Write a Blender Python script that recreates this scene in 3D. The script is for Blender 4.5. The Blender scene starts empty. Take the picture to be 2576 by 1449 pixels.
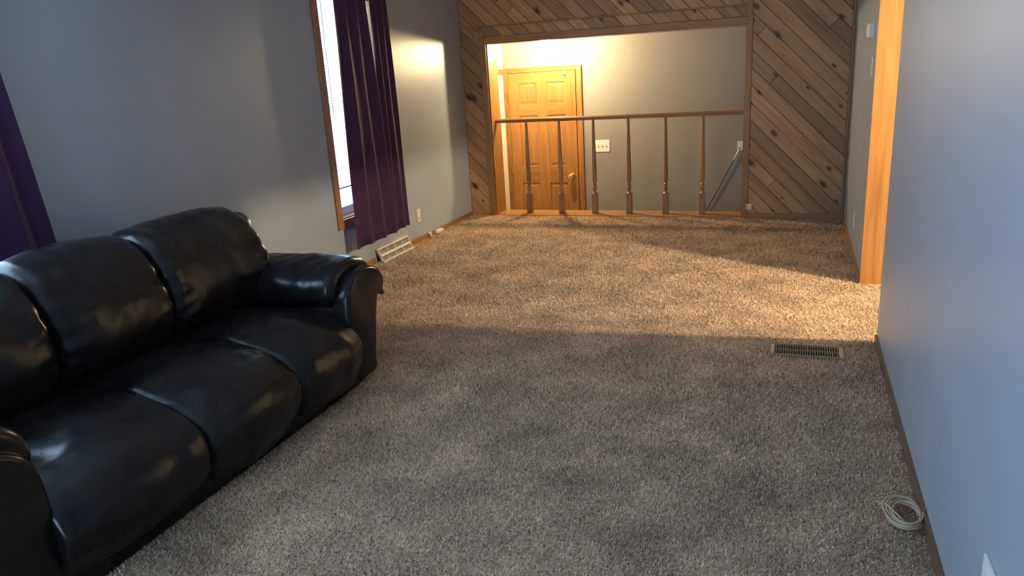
import bpy, bmesh, math, random
import numpy as np
from mathutils import Vector, Matrix, noise

random.seed(7)
S = bpy.context.scene
COL = S.collection

# ------------------------------------------------------------------ camera
YAW, PITCH, ROLL, FPX = 0.368, 0.2816, -0.0607, 1880.2
cy, sy, cp, sp = math.cos(YAW), math.sin(YAW), math.cos(PITCH), math.sin(PITCH)
fw = Vector((-sy * cp, cy * cp, -sp))
rt = Vector((cy, sy, 0.0))
up = rt.cross(fw)
rt, up = math.cos(ROLL) * rt + math.sin(ROLL) * up, -math.sin(ROLL) * rt + math.cos(ROLL) * up
cam_d = bpy.data.cameras.new('camera')
cam_d.sensor_width = 36.0
cam_d.lens = FPX * 36.0 / 2576.0
cam_d.clip_start = 0.05
cam = bpy.data.objects.new('camera', cam_d)
COL.objects.link(cam)
M3 = Matrix((rt, up, -fw)).transposed()
cam.matrix_world = Matrix.Translation((0, 0, 1.6)) @ M3.to_4x4()
S.camera = cam

# ------------------------------------------------------------------ world / exposure
SKY_COL, SKY_STR = (0.46, 0.71, 1.0), 16.5
FOYER_COL, FOYER_STR = (1.0, 0.76, 0.40), 2500.0     # small bulbs inside the glass
KITCHEN_COL, KITCHEN_STR = (1.0, 0.81, 0.50), 6000.0
world = bpy.data.worlds.new('overcast_sky')
S.world = world
world.use_nodes = True
bg = world.node_tree.nodes['Background']
bg.inputs[0].default_value = (*SKY_COL, 1)
bg.inputs[1].default_value = SKY_STR
S.cycles.use_light_tree = False
S.cycles.max_bounces = 7
S.cycles.diffuse_bounces = 4
S.cycles.glossy_bounces = 2
S.cycles.transmission_bounces = 3
S.cycles.transparent_max_bounces = 8
S.view_settings.view_transform = 'Standard'
S.view_settings.look = 'None'
S.view_settings.exposure = 0.0
S.view_settings.gamma = 1.0
S.view_settings.use_curve_mapping = False

def portal(loc, rot, sx, sy_):
    l = bpy.data.lights.new('window_daylight', 'AREA')
    l.shape = 'RECTANGLE'
    l.size, l.size_y = sx, sy_
    l.cycles.is_portal = True
    o = bpy.data.objects.new('window_daylight', l)
    COL.objects.link(o)
    o.location, o.rotation_euler = loc, rot
# windows in the left wall: W1 near the sofa, W2 behind the purple curtains
XL, XR, YF = -3.52, 0.486, 8.0
W1 = (0.72, 2.41, 0.49, 2.30)
W2 = (5.275, 6.12, 0.49, 2.30)
W3 = (-2.45, -1.25, 0.06, 2.12)                 # added, unseen glazed patio door; brings daylight to the far wall
portal(((W3[0] + W3[1]) / 2, -2.64, (W3[2] + W3[3]) / 2), (math.pi / 2, 0, 0), W3[1] - W3[0], W3[3] - W3[2])
for w in (W1, W2):
    portal((XL - 0.165, (w[0] + w[1]) / 2, (w[2] + w[3]) / 2), (math.pi / 2, 0, -math.pi / 2), w[1] - w[0], w[3] - w[2])

# ------------------------------------------------------------------ node helpers / materials
def new_mat(name):
    m = bpy.data.materials.new(name)
    m.use_nodes = True
    nt = m.node_tree
    return m, nt, nt.nodes, nt.links, nt.nodes['Principled BSDF']

def nd(nt, typ, **kw):
    n = nt.nodes.new(typ)
    for k, v in kw.items():
        if k.startswith('i_'):
            n.inputs[k[2:].replace('_', ' ')].default_value = v
        else:
            setattr(n, k, v)
    return n

def ramp(nt, stops):
    r = nt.nodes.new('ShaderNodeValToRGB')
    e = r.color_ramp.elements
    while len(e) < len(stops):
        e.new(0.5)
    for el, (p, c) in zip(e, stops):
        el.position = p
        el.color = (*c, 1)
    return r

def bump(nt, p, height, strength, dist):
    b = nd(nt, 'ShaderNodeBump')
    b.inputs['Strength'].default_value = strength
    b.inputs['Distance'].default_value = dist
    nt.links.new(height, b.inputs['Height'])
    nt.links.new(b.outputs[0], p.inputs['Normal'])
    return b

def plain(name, col, rough=0.5, metal=0.0, spec=0.5):
    m, nt, N, L, p = new_mat(name)
    p.inputs['Base Color'].default_value = (*col, 1)
    p.inputs['Roughness'].default_value = rough
    p.inputs['Metallic'].default_value = metal
    p.inputs['Specular IOR Level'].default_value = spec
    tc = nd(nt, 'ShaderNodeTexCoord')
    nz = nd(nt, 'ShaderNodeTexNoise', i_Scale=60.0, i_Detail=3.0)
    L.new(tc.outputs['Object'], nz.inputs['Vector'])
    mx = nd(nt, 'ShaderNodeMapRange')
    mx.inputs['To Min'].default_value = max(0.02, rough - 0.06)
    mx.inputs['To Max'].default_value = min(1.0, rough + 0.06)
    L.new(nz.outputs['Fac'], mx.inputs['Value'])
    L.new(mx.outputs[0], p.inputs['Roughness'])
    return m

def paint(name, col, rough=0.42):
    m, nt, N, L, p = new_mat(name)
    tc = nd(nt, 'ShaderNodeTexCoord')
    n1 = nd(nt, 'ShaderNodeTexNoise', i_Scale=1.3, i_Detail=2.0)
    L.new(tc.outputs['Object'], n1.inputs['Vector'])
    c0 = tuple(c * 0.95 for c in col)
    c1 = tuple(min(1, c * 1.05) for c in col)
    r = ramp(nt, [(0.3, c0), (0.7, c1)])
    L.new(n1.outputs['Fac'], r.inputs[0])
    L.new(r.outputs[0], p.inputs['Base Color'])
    p.inputs['Roughness'].default_value = rough
    p.inputs['Specular IOR Level'].default_value = 0.4
    n2 = nd(nt, 'ShaderNodeTexNoise', i_Scale=420.0, i_Detail=2.0)
    L.new(tc.outputs['Object'], n2.inputs['Vector'])
    bump(nt, p, n2.outputs['Fac'], 0.12, 0.001)
    return m

def wood(name, dark, mid, light, axis='Z', rough=0.35, coat=0.25, knots=False, rot45=False, scale=1.0):
    """grain runs along `axis`; per-object tint; optional knots"""
    m, nt, N, L, p = new_mat(name)
    tc = nd(nt, 'ShaderNodeTexCoord')
    oi = nd(nt, 'ShaderNodeObjectInfo')
    mp = nd(nt, 'ShaderNodeMapping')
    vec = tc.outputs['Object']
    if rot45:
        r = nd(nt, 'ShaderNodeMapping')
        r.inputs['Rotation'].default_value = (0, math.radians(-45), 0)
        L.new(vec, r.inputs['Vector'])
        vec = r.outputs[0]
    L.new(vec, mp.inputs['Vector'])
    sc = {'X': (1.6, 26, 26), 'Y': (26, 1.6, 26), 'Z': (26, 26, 1.6)}[axis]
    mp.inputs['Scale'].default_value = tuple(s * scale for s in sc)
    off = nd(nt, 'ShaderNodeVectorMath', operation='SCALE')
    cmb = nd(nt, 'ShaderNodeCombineXYZ')
    for i in range(3):
        L.new(oi.outputs['Random'], cmb.inputs[i])
    L.new(cmb.outputs[0], off.inputs[0])
    off.inputs['Scale'].default_value = 37.0
    L.new(off.outputs[0], mp.inputs['Location'])
    n1 = nd(nt, 'ShaderNodeTexNoise', i_Scale=1.0, i_Detail=5.0, i_Roughness=0.6, i_Distortion=0.6)
    L.new(mp.outputs[0], n1.inputs['Vector'])
    rp = ramp(nt, [(0.28, dark), (0.5, mid), (0.74, light)])
    L.new(n1.outputs['Fac'], rp.inputs[0])
    col = rp.outputs[0]
    hsv = nd(nt, 'ShaderNodeHueSaturation')
    mr = nd(nt, 'ShaderNodeMapRange')
    mr.inputs['To Min'].default_value = 0.7 if knots else 0.93
    mr.inputs['To Max'].default_value = 1.3 if knots else 1.06
    L.new(oi.outputs['Random'], mr.inputs['Value'])
    L.new(mr.outputs[0], hsv.inputs['Value'])
    L.new(col, hsv.inputs['Color'])
    col = hsv.outputs[0]
    if knots:
        mk = nd(nt, 'ShaderNodeMapping')
        L.new(vec, mk.inputs['Vector'])
        mk.inputs['Scale'].default_value = (3.0, 0.0, 5.4)
        nzk = nd(nt, 'ShaderNodeTexNoise', i_Scale=9.0, i_Detail=2.0)
        L.new(vec, nzk.inputs['Vector'])
        addv = nd(nt, 'ShaderNodeVectorMath', operation='MULTIPLY_ADD')
        addv.inputs[1].default_value = (0.09, 0.09, 0.09)
        L.new(nzk.outputs['Color'], addv.inputs[0])
        L.new(mk.outputs[0], addv.inputs[2])
        vo = nd(nt, 'ShaderNodeTexVoronoi', i_Scale=1.0)
        vo.voronoi_dimensions = '2D'
        sx_ = nd(nt, 'ShaderNodeSeparateXYZ')
        L.new(addv.outputs[0], sx_.inputs[0])
        cx_ = nd(nt, 'ShaderNodeCombineXYZ')
        L.new(sx_.outputs[0], cx_.inputs[0])
        L.new(sx_.outputs[2], cx_.inputs[1])
        L.new(cx_.outputs[0], vo.inputs['Vector'])
        # each cell's own size
        sep = nd(nt, 'ShaderNodeSeparateColor')
        L.new(vo.outputs['Color'], sep.inputs[0])
        sz = nd(nt, 'ShaderNodeMapRange')
        sz.inputs['From Min'].default_value = 0.25
        sz.inputs['To Min'].default_value = 0.004
        sz.inputs['To Max'].default_value = 0.24
        L.new(sep.outputs[0], sz.inputs['Value'])
        dv = nd(nt, 'ShaderNodeMath', operation='DIVIDE')
        L.new(vo.outputs['Distance'], dv.inputs[0])
        L.new(sz.outputs[0], dv.inputs[1])
        kr = ramp(nt, [(0.25, (1, 1, 1)), (0.62, (0.55, 0.55, 0.55)), (1.0, (0, 0, 0))])
        L.new(dv.outputs[0], kr.inputs[0])
        mx = nd(nt, 'ShaderNodeMixRGB')
        L.new(kr.outputs[0], mx.inputs[0])
        L.new(col, mx.inputs[1])
        mx.inputs[2].default_value = (0.06, 0.028, 0.017, 1)
        col = mx.outputs[0]
    L.new(col, p.inputs['Base Color'])
    p.inputs['Roughness'].default_value = rough
    p.inputs['Coat Weight'].default_value = coat
    p.inputs['Coat Roughness'].default_value = 0.18
    bump(nt, p, n1.outputs['Fac'], 0.15, 0.002)
    return m

MAT = {}
MAT['wall'] = paint('grey_blue_paint', (0.335, 0.38, 0.44))
MAT['entry_wall'] = paint('taupe_entry_paint', (0.275, 0.25, 0.235))
MAT['ceiling'] = paint('ceiling_white', (0.72, 0.71, 0.69), 0.8)
MAT['kitchen_wall'] = paint('kitchen_cream_paint', (0.62, 0.57, 0.48), 0.6)
MAT['white'] = plain('white_plastic', (0.78, 0.77, 0.72), 0.35)
MAT['ivory'] = plain('ivory_plastic', (0.74, 0.68, 0.55), 0.38)
MAT['dark'] = plain('dark_slot', (0.02, 0.02, 0.02), 0.6)
MAT['vent_metal'] = plain('painted_vent_metal', (0.75, 0.68, 0.52), 0.4)
MAT['recess'] = plain('vent_recess', (0.25, 0.23, 0.2), 0.7)
MAT['register'] = plain('bronze_register_metal', (0.24, 0.2, 0.14), 0.5, 0.3)
MAT['register_end'] = plain('worn_register_rim', (0.5, 0.36, 0.22), 0.5, 0.1)
MAT['brass'] = plain('brass', (0.78, 0.55, 0.2), 0.2, 1.0)
MAT['vinyl'] = plain('white_vinyl', (0.8, 0.82, 0.82), 0.35)
MAT['white_door'] = plain('white_door_paint', (0.82, 0.78, 0.66), 0.35)
MAT['cable'] = plain('beige_cable', (0.5, 0.38, 0.26), 0.45)
MAT['black_cord'] = plain('black_cord', (0.02, 0.018, 0.016), 0.5)
MAT['rod'] = plain('dark_bronze_rod', (0.05, 0.035, 0.025), 0.4, 0.8)
MAT['concrete'] = plain('outdoor_ground', (0.2, 0.22, 0.16), 0.9)
MAT['tile'] = plain('entry_floor_tile', (0.35, 0.3, 0.24), 0.4)
OAK = ((0.25, 0.10, 0.022), (0.34, 0.148, 0.037), (0.41, 0.195, 0.058))
MAT['oak_z'] = wood('golden_oak_upright', *OAK, axis='Z')
MAT['oak_x'] = wood('golden_oak_across', *OAK, axis='X')
MAT['oak_y'] = wood('golden_oak_lengthwise', *OAK, axis='Y')
MAT['brown_base'] = wood('brown_baseboard', (0.10, 0.055, 0.03), (0.14, 0.08, 0.045), (0.18, 0.105, 0.06), axis='Y')
RAIL = ((0.24, 0.12, 0.045), (0.33, 0.175, 0.07), (0.42, 0.24, 0.105))
MAT['rail_x'] = wood('brown_rail_wood', *RAIL, axis='X')
MAT['rail_z'] = wood('brown_baluster_wood', *RAIL, axis='Z')
PINE = ((0.33, 0.165, 0.065), (0.44, 0.245, 0.11), (0.53, 0.325, 0.16))
MAT['pine'] = wood('knotty_pine', *PINE, axis='X', rough=0.5, coat=0.06, knots=True, rot45=True)
PTRIM = ((0.27, 0.13, 0.045), (0.36, 0.185, 0.07), (0.43, 0.24, 0.1))
MAT['pine_z'] = wood('pine_trim_upright', *PTRIM, axis='Z', rough=0.5, coat=0.06)
MAT['pine_x'] = wood('pine_trim_across', *PTRIM, axis='X', rough=0.5, coat=0.06)

def leather():
    m, nt, N, L, p = new_mat('black_leather')
    tc = nd(nt, 'ShaderNodeTexCoord')
    n1 = nd(nt, 'ShaderNodeTexNoise', i_Scale=6.0, i_Detail=4.0)
    L.new(tc.outputs['Object'], n1.inputs['Vector'])
    r = ramp(nt, [(0.3, (0.006, 0.005, 0.006)), (0.7, (0.012, 0.010, 0.011))])
    L.new(n1.outputs['Fac'], r.inputs[0])
    L.new(r.outputs[0], p.inputs['Base Color'])
    rr = nd(nt, 'ShaderNodeMapRange')
    rr.inputs['To Min'].default_value = 0.2
    rr.inputs['To Max'].default_value = 0.36
    L.new(n1.outputs['Fac'], rr.inputs['Value'])
    L.new(rr.outputs[0], p.inputs['Roughness'])
    vo = nd(nt, 'ShaderNodeTexVoronoi', i_Scale=260.0)
    L.new(tc.outputs['Object'], vo.inputs['Vector'])
    n2 = nd(nt, 'ShaderNodeTexNoise', i_Scale=14.0, i_Detail=2.0, i_Distortion=1.0)
    L.new(tc.outputs['Object'], n2.inputs['Vector'])
    mm = nd(nt, 'ShaderNodeMath', operation='MULTIPLY_ADD')
    L.new(vo.outputs['Distance'], mm.inputs[0])
    mm.inputs[1].default_value = 0.06
    L.new(n2.outputs['Fac'], mm.inputs[2])
    bump(nt, p, mm.outputs[0], 0.22, 0.004)
    p.inputs['Specular IOR Level'].default_value = 0.34
    return m
MAT['leather'] = leather()

def curtain_mat():
    m, nt, N, L, p = new_mat('purple_satin')
    tc = nd(nt, 'ShaderNodeTexCoord')
    n1 = nd(nt, 'ShaderNodeTexNoise', i_Scale=5.0, i_Detail=3.0)
    L.new(tc.outputs['Object'], n1.inputs['Vector'])
    r = ramp(nt, [(0.3, (0.042, 0.014, 0.05)), (0.7, (0.06, 0.022, 0.07))])
    L.new(n1.outputs['Fac'], r.inputs[0])
    L.new(r.outputs[0], p.inputs['Base Color'])
    p.inputs['Roughness'].default_value = 0.72
    p.inputs['Specular IOR Level'].default_value = 0.25
    p.inputs['Sheen Weight'].default_value = 0.12
    p.inputs['Sheen Tint'].default_value = (0.6, 0.5, 0.8, 1)
    mpn = nd(nt, 'ShaderNodeMapping')
    mpn.inputs['Scale'].default_value = (900, 900, 30)
    L.new(tc.outputs['Object'], mpn.inputs['Vector'])
    n2 = nd(nt, 'ShaderNodeTexNoise', i_Scale=1.0, i_Detail=1.0)
    L.new(mpn.outputs[0], n2.inputs['Vector'])
    bump(nt, p, n2.outputs['Fac'], 0.08, 0.001)
    tl = nd(nt, 'ShaderNodeBsdfTranslucent')
    tl.inputs['Color'].default_value = (0.12, 0.07, 0.2, 1)
    mx = nd(nt, 'ShaderNodeMixShader')
    mx.inputs[0].default_value = 0.08
    L.new(p.outputs[0], mx.inputs[1])
    L.new(tl.outputs[0], mx.inputs[2])
    L.new(mx.outputs[0], nt.nodes['Material Output'].inputs[0])
    return m
MAT['curtain'] = curtain_mat()

def carpet_mat(name, attr):
    m, nt, N, L, p = new_mat(name)
    tc = nd(nt, 'ShaderNodeTexCoord')
    n1 = nd(nt, 'ShaderNodeTexNoise', i_Scale=3.2, i_Detail=4.0, i_Roughness=0.55)
    L.new(tc.outputs['Object'], n1.inputs['Vector'])
    if attr:
        a = nd(nt, 'ShaderNodeAttribute', attribute_name='tint')
        fac = a.outputs['Fac']
    else:
        n2 = nd(nt, 'ShaderNodeTexNoise', i_Scale=140.0, i_Detail=2.0)
        L.new(tc.outputs['Object'], n2.inputs['Vector'])
        fac = n2.outputs['Fac']
    r = ramp(nt, [(0.0, (0.15, 0.10, 0.068)), (0.22, (0.44, 0.305, 0.212)), (0.6, (0.71, 0.535, 0.39)), (1.0, (0.93, 0.76, 0.585))])
    L.new(fac, r.inputs[0])
    hsv = nd(nt, 'ShaderNodeHueSaturation')
    mr = nd(nt, 'ShaderNodeMapRange')
    mr.inputs['From Min'].default_value = 0.3
    mr.inputs['From Max'].default_value = 0.7
    mr.inputs['To Min'].default_value = 0.72
    mr.inputs['To Max'].default_value = 1.12
    L.new(n1.outputs['Fac'], mr.inputs['Value'])
    L.new(mr.outputs[0], hsv.inputs['Value'])
    L.new(r.outputs[0], hsv.inputs['Color'])
    L.new(hsv.outputs[0], p.inputs['Base Color'])
    p.inputs['Roughness'].default_value = 0.95
    p.inputs['Specular IOR Level'].default_value = 0.15
    if attr:                                   # yarn lets some light through
        tl = nd(nt, 'ShaderNodeBsdfTranslucent')
        L.new(hsv.outputs[0], tl.inputs['Color'])
        mx = nd(nt, 'ShaderNodeMixShader')
        mx.inputs[0].default_value = 0.3
        L.new(p.outputs[0], mx.inputs[1])
        L.new(tl.outputs[0], mx.inputs[2])
        L.new(mx.outputs[0], nt.nodes['Material Output'].inputs[0])
    return m
MAT['pile'] = carpet_mat('carpet_fibre', True)
MAT['carpet'] = carpet_mat('carpet_backing', False)

def glass_mat():
    m, nt, N, L, p = new_mat('window_glass')
    nt.nodes.remove(p)
    out = nt.nodes['Material Output']
    tr = nd(nt, 'ShaderNodeBsdfTransparent')
    gl = nd(nt, 'ShaderNodeBsdfGlossy')
    gl.inputs['Roughness'].default_value = 0.02
    lw = nd(nt, 'ShaderNodeLayerWeight')
    pw = nd(nt, 'ShaderNodeMath', operation='POWER')
    L.new(lw.outputs['Facing'], pw.inputs[0])
    pw.inputs[1].default_value = 4.0
    fr = nd(nt, 'ShaderNodeMath', operation='MULTIPLY_ADD')
    L.new(pw.outputs[0], fr.inputs[0])
    fr.inputs[1].default_value = 0.5
    fr.inputs[2].default_value = 0.03
    mx = nd(nt, 'ShaderNodeMixShader')
    L.new(fr.outputs[0], mx.inputs[0])
    L.new(tr.outputs[0], mx.inputs[1])
    L.new(gl.outputs[0], mx.inputs[2])
    L.new(mx.outputs[0], out.inputs[0])
    return m
MAT['glass'] = glass_mat()

def slat_mat():
    m, nt, N, L, p = new_mat('white_blind_slat')
    out = nt.nodes['Material Output']
    p.inputs['Base Color'].default_value = (0.85, 0.86, 0.86, 1)
    p.inputs['Roughness'].default_value = 0.4
    tl = nd(nt, 'ShaderNodeBsdfTranslucent')
    tl.inputs['Color'].default_value = (0.85, 0.88, 0.9, 1)
    mx = nd(nt, 'ShaderNodeMixShader')
    mx.inputs[0].default_value = 0.07
    L.new(p.outputs[0], mx.inputs[1])
    L.new(tl.outputs[0], mx.inputs[2])
    L.new(mx.outputs[0], out.inputs[0])
    return m
MAT['slat'] = slat_mat()

def emit(name, col, strength):
    m, nt, N, L, p = new_mat(name)
    p.inputs['Base Color'].default_value = (0.9, 0.85, 0.75, 1)
    p.inputs['Emission Color'].default_value = (*col, 1)
    p.inputs['Emission Strength'].default_value = strength
    return m
MAT['foyer_bulb'] = emit('lit_foyer_bulb', FOYER_COL, FOYER_STR)
MAT['kitchen_bulb'] = emit('lit_kitchen_bulb', KITCHEN_COL, KITCHEN_STR)
def lamp_glass(name, col, strength):
    m, nt, N, L, p = new_mat(name)
    nt.nodes.remove(p)
    tr = nd(nt, 'ShaderNodeBsdfTransparent')
    em = nd(nt, 'ShaderNodeEmission')
    em.inputs[0].default_value = (*col, 1)
    em.inputs[1].default_value = strength
    mx = nd(nt, 'ShaderNodeMixShader')
    mx.inputs[0].default_value = 0.12
    L.new(tr.outputs[0], mx.inputs[1])
    L.new(em.outputs[0], mx.inputs[2])
    L.new(mx.outputs[0], nt.nodes['Material Output'].inputs[0])
    m.cycles.emission_sampling = 'NONE'
    return m
MAT['foyer_glass'] = lamp_glass('glowing_foyer_glass', (1.0, 0.8, 0.5), 30.0)
MAT['kitchen_glass'] = lamp_glass('glowing_kitchen_glass', (1.0, 0.8, 0.5), 30.0)

# ------------------------------------------------------------------ mesh helpers
def link(name, me, mat, parent=None, smooth=False):
    if mat is not None:
        me.materials.append(MAT[mat] if isinstance(mat, str) else mat)
    if smooth:
        me.polygons.foreach_set('use_smooth', [True] * len(me.polygons))
    o = bpy.data.objects.new(name, me)
    COL.objects.link(o)
    if parent is not None:
        o.parent = parent
    return o

class MB:
    def __init__(s):
        s.v, s.f = [], []
    def add(s, vs, fs):
        b = len(s.v)
        s.v += [tuple(v) for v in vs]
        s.f += [tuple(i + b for i in f) for f in fs]
        return s
    def box(s, x0, x1, y0, y1, z0, z1, b=0.0):
        if b <= 0:
            vs = [(x, y, z) for z in (z0, z1) for y in (y0, y1) for x in (x0, x1)]
            return s.add(vs, [(0, 2, 3, 1), (4, 5, 7, 6), (0, 1, 5, 4), (2, 6, 7, 3), (0, 4, 6, 2), (1, 3, 7, 5)])
        bm = bmesh.new()
        bmesh.ops.create_cube(bm, size=1.0)
        for v in bm.verts:
            v.co = Vector(((x0 + x1) / 2 + v.co.x * (x1 - x0), (y0 + y1) / 2 + v.co.y * (y1 - y0), (z0 + z1) / 2 + v.co.z * (z1 - z0)))
        b = min(b, 0.45 * min(x1 - x0, y1 - y0, z1 - z0))
        bmesh.ops.bevel(bm, geom=list(bm.edges), offset=b, segments=2, profile=0.6, affect='EDGES')
        bm.verts.index_update()
        s.add([v.co for v in bm.verts], [[v.index for v in f.verts] for f in bm.faces])
        bm.free()
        return s
    def lathe(s, prof, c=(0, 0, 0), n=20, axis='Z'):
        """prof: list of (radius, height)"""
        vs, fs = [], []
        for r, h in prof:
            for k in range(n):
                a = 2 * math.pi * k / n
                p = (r * math.cos(a), r * math.sin(a), h)
                if axis == 'Y':
                    p = (p[0], p[2], p[1])
                if axis == 'X':
                    p = (p[2], p[0], p[1])
                vs.append((c[0] + p[0], c[1] + p[1], c[2] + p[2]))
        for i in range(len(prof) - 1):
            for k in range(n):
                k2 = (k + 1) % n
                fs.append((i * n + k, i * n + k2, (i + 1) * n + k2, (i + 1) * n + k))
        fs.append(tuple(range(n))[::-1])
        fs.append(tuple((len(prof) - 1) * n + k for k in range(n)))
        return s.add(vs, fs)
    def tube(s, pts, r, n=8):
        pts = [Vector(p) for p in pts]
        vs, fs = [], []
        for i, p in enumerate(pts):
            t = (pts[min(i + 1, len(pts) - 1)] - pts[max(i - 1, 0)]).normalized()
            a = t.cross(Vector((0, 0, 1)))
            if a.length < 1e-3:
                a = t.cross(Vector((1, 0, 0)))
            a.normalize()
            b = t.cross(a)
            for k in range(n):
                th = 2 * math.pi * k / n
                vs.append(p + r * (math.cos(th) * a + math.sin(th) * b))
        for i in range(len(pts) - 1):
            for k in range(n):
                k2 = (k + 1) % n
                fs.append((i * n + k, i * n + k2, (i + 1) * n + k2, (i + 1) * n + k))
        fs.append(tuple(range(n))[::-1])
        fs.append(tuple((len(pts) - 1) * n + k for k in range(n)))
        return s.add(vs, fs)
    def build(s, name, mat, parent=None, smooth=False):
        me = bpy.data.meshes.new(name)
        me.from_pydata(s.v, [], s.f)
        bm = bmesh.new()
        bm.from_mesh(me)
        bmesh.ops.recalc_face_normals(bm, faces=bm.faces)
        bm.to_mesh(me)
        bm.free()
        return link(name, me, mat, parent, smooth)

def tag(o, label=None, cat=None, group=None, kind=None):
    if label: o['label'] = label
    if cat: o['category'] = cat
    if group: o['group'] = group
    if kind: o['kind'] = kind
    return o

def empty(name, loc=(0, 0, 0)):
    o = bpy.data.objects.new(name, None)
    o.empty_display_size = 0.1
    COL.objects.link(o)
    o.location = loc
    return o

def thing(name, label, cat, group=None, kind=None):
    return tag(empty(name), label, cat, group, kind)

def B(name, mat, parent, *box, b=0.0, smooth=False):
    return MB().box(*box, b=b).build(name, mat, parent, smooth)

def struct(name, mb, mat, label=None):
    return tag(mb.build(name, mat), label, None, None, 'structure')

def holed(mb, axis, c0, c1, a0, a1, z0, z1, holes):
    """wall slab of thickness c0..c1 on `axis`, spanning a0..a1 and z0..z1, with rectangular holes"""
    As = sorted({a0, a1, *[h[0] for h in holes], *[h[1] for h in holes]})
    Zs = sorted({z0, z1, *[h[2] for h in holes], *[h[3] for h in holes]})
    for i in range(len(As) - 1):
        for j in range(len(Zs) - 1):
            ac, zc = (As[i] + As[i + 1]) / 2, (Zs[j] + Zs[j + 1]) / 2
            if any(h[0] < ac < h[1] and h[2] < zc < h[3] for h in holes):
                continue
            if axis == 'x':
                mb.box(c0, c1, As[i], As[i + 1], Zs[j], Zs[j + 1])
            else:
                mb.box(As[i], As[i + 1], c0, c1, Zs[j], Zs[j + 1])
    return mb

# ------------------------------------------------------------------ room shell
YB, FZ, FCEIL, CEIL = 9.28, -0.66, 2.03, 2.65
OX0, OX1, OZ = -3.217, -0.476, 1.912         # stair opening in the panelled wall
WT = 0.28                                     # depth of that wall
KY0, KY1, KZ = 4.431, 5.654, 2.0              # opening in the right wall
mb = MB().box(XL, XR, -2.5, YF, -0.2, 0.0).box(XR, XR + 0.16, KY0, KY1, -0.2, 0.0)
struct('floor', mb, 'carpet', 'living room floor under the brown frieze carpet')
mb = holed(MB(), 'x', XL - 0.15, XL, -2.5, YB + 0.12, FZ - 0.2, CEIL, [W1, W2])
wall_left = struct('wall_left', mb, 'wall', 'grey blue painted wall behind the sofa and curtains')
mb = holed(MB(), 'x', XR, XR + 0.145, -2.5, YF, 0.0, CEIL, [(KY0, KY1, 0.0, KZ)])
struct('wall_right', mb, 'wall', 'blue grey painted wall with the wide opening')
struct('wall_back', holed(MB(), 'y', -2.62, -2.5, XL, XR, 0, CEIL, [W3]), 'wall', 'painted wall behind the viewpoint')
struct('ceiling', MB().box(XL - 0.15, XR + 0.145, -2.62, YF + WT, CEIL, CEIL + 0.1), 'ceiling', 'white ceiling')
mb = holed(MB(), 'y', YF + 0.001, YF + WT, XL, XR + 0.145, FZ - 0.2, CEIL, [(OX0, OX1, 0.0, OZ)])
wall_far = struct('wall_far', mb, 'wall', 'far wall clad in diagonal knotty pine planks around the stair opening')
# entry landing beyond the opening
struct('wall_entry_back', MB().box(XL, 1.6, YB, YB + 0.12, FZ - 0.2, FCEIL + 0.1), 'entry_wall', 'grey wall of the entry behind the railing')
struct('wall_entry_right', MB().box(1.6, 1.72, YF + WT, YB + 0.12, FZ - 0.2, FCEIL + 0.1), 'entry_wall', 'end wall of the entry')
struct('wall_entry_near', MB().box(XR + 0.145, 1.6, YF + WT - 0.1, YF + WT, FZ - 0.2, FCEIL + 0.1), 'entry_wall', 'near wall of the entry')
struct('floor_entry', MB().box(XL, 1.6, YF + WT, YB, FZ - 0.2, FZ), 'tile', 'lower entry floor behind the railing')
struct('ceiling_entry', MB().box(XL, 1.6, YF + WT, YB, FCEIL, FCEIL + 0.1), 'ceiling', 'entry ceiling')
# kitchen side behind the right wall
KX0, KX1 = XR + 0.145, 4.6
struct('floor_kitchen', MB().box(KX0, KX1, 2.4, 7.4, -0.2, -0.004), 'tile', 'floor of the lit room beyond the opening')
struct('wall_kitchen_far', MB().box(KX0, KX1, 7.4, 7.5, 0, 2.55), 'kitchen_wall', 'far wall of the lit room')
struct('wall_kitchen_near', MB().box(KX0, KX1, 2.3, 2.4, 0, 2.55), 'kitchen_wall', 'near wall of the lit room')
struct('wall_kitchen_right', MB().box(KX1, KX1 + 0.1, 2.3, 7.5, 0, 2.55), 'kitchen_wall', 'right wall of the lit room')
struct('ceiling_kitchen', MB().box(KX0, KX1, 2.3, 7.5, 2.55, 2.65), 'ceiling', 'ceiling of the lit room')

# baseboards
struct('baseboard_left', MB().box(XL, XL + 0.013, 6.34, YF - 0.02, 0, 0.052, b=0.004).box(XL, XL + 0.013, -2.5, 5.72, 0, 0.052, b=0.004), 'oak_y', 'low golden oak baseboard along the window wall')
struct('baseboard_right', MB().box(XR - 0.013, XR, -2.5, KY0 - 0.004, 0, 0.055, b=0.004), 'brown_base', 'low brown baseboard along the near blue wall')
struct('baseboard_right_far', MB().box(XR - 0.012, XR, KY1 + 0.02, YF - 0.02, 0, 0.05, b=0.004), 'oak_y', 'low oak baseboard beyond the opening')
# opening in the right wall: golden oak jamb board
struct('trim_1', MB().box(XR - 0.008, XR + 0.153, KY1 - 0.02, KY1, 0.0, KZ, b=0.003), 'oak_z', 'tall golden oak jamb board facing the room')
struct('trim_2', MB().box(XR + 0.012, XR + 0.153, KY0, KY0 + 0.02, 0.0, KZ, b=0.003), 'oak_z', 'oak jamb board on the near side of the opening')
struct('trim_3', MB().box(XR - 0.004, XR + 0.153, KY0 + 0.02, KY1 - 0.02, KZ - 0.02, KZ, b=0.003), 'oak_y', 'oak head jamb above the opening')

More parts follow.
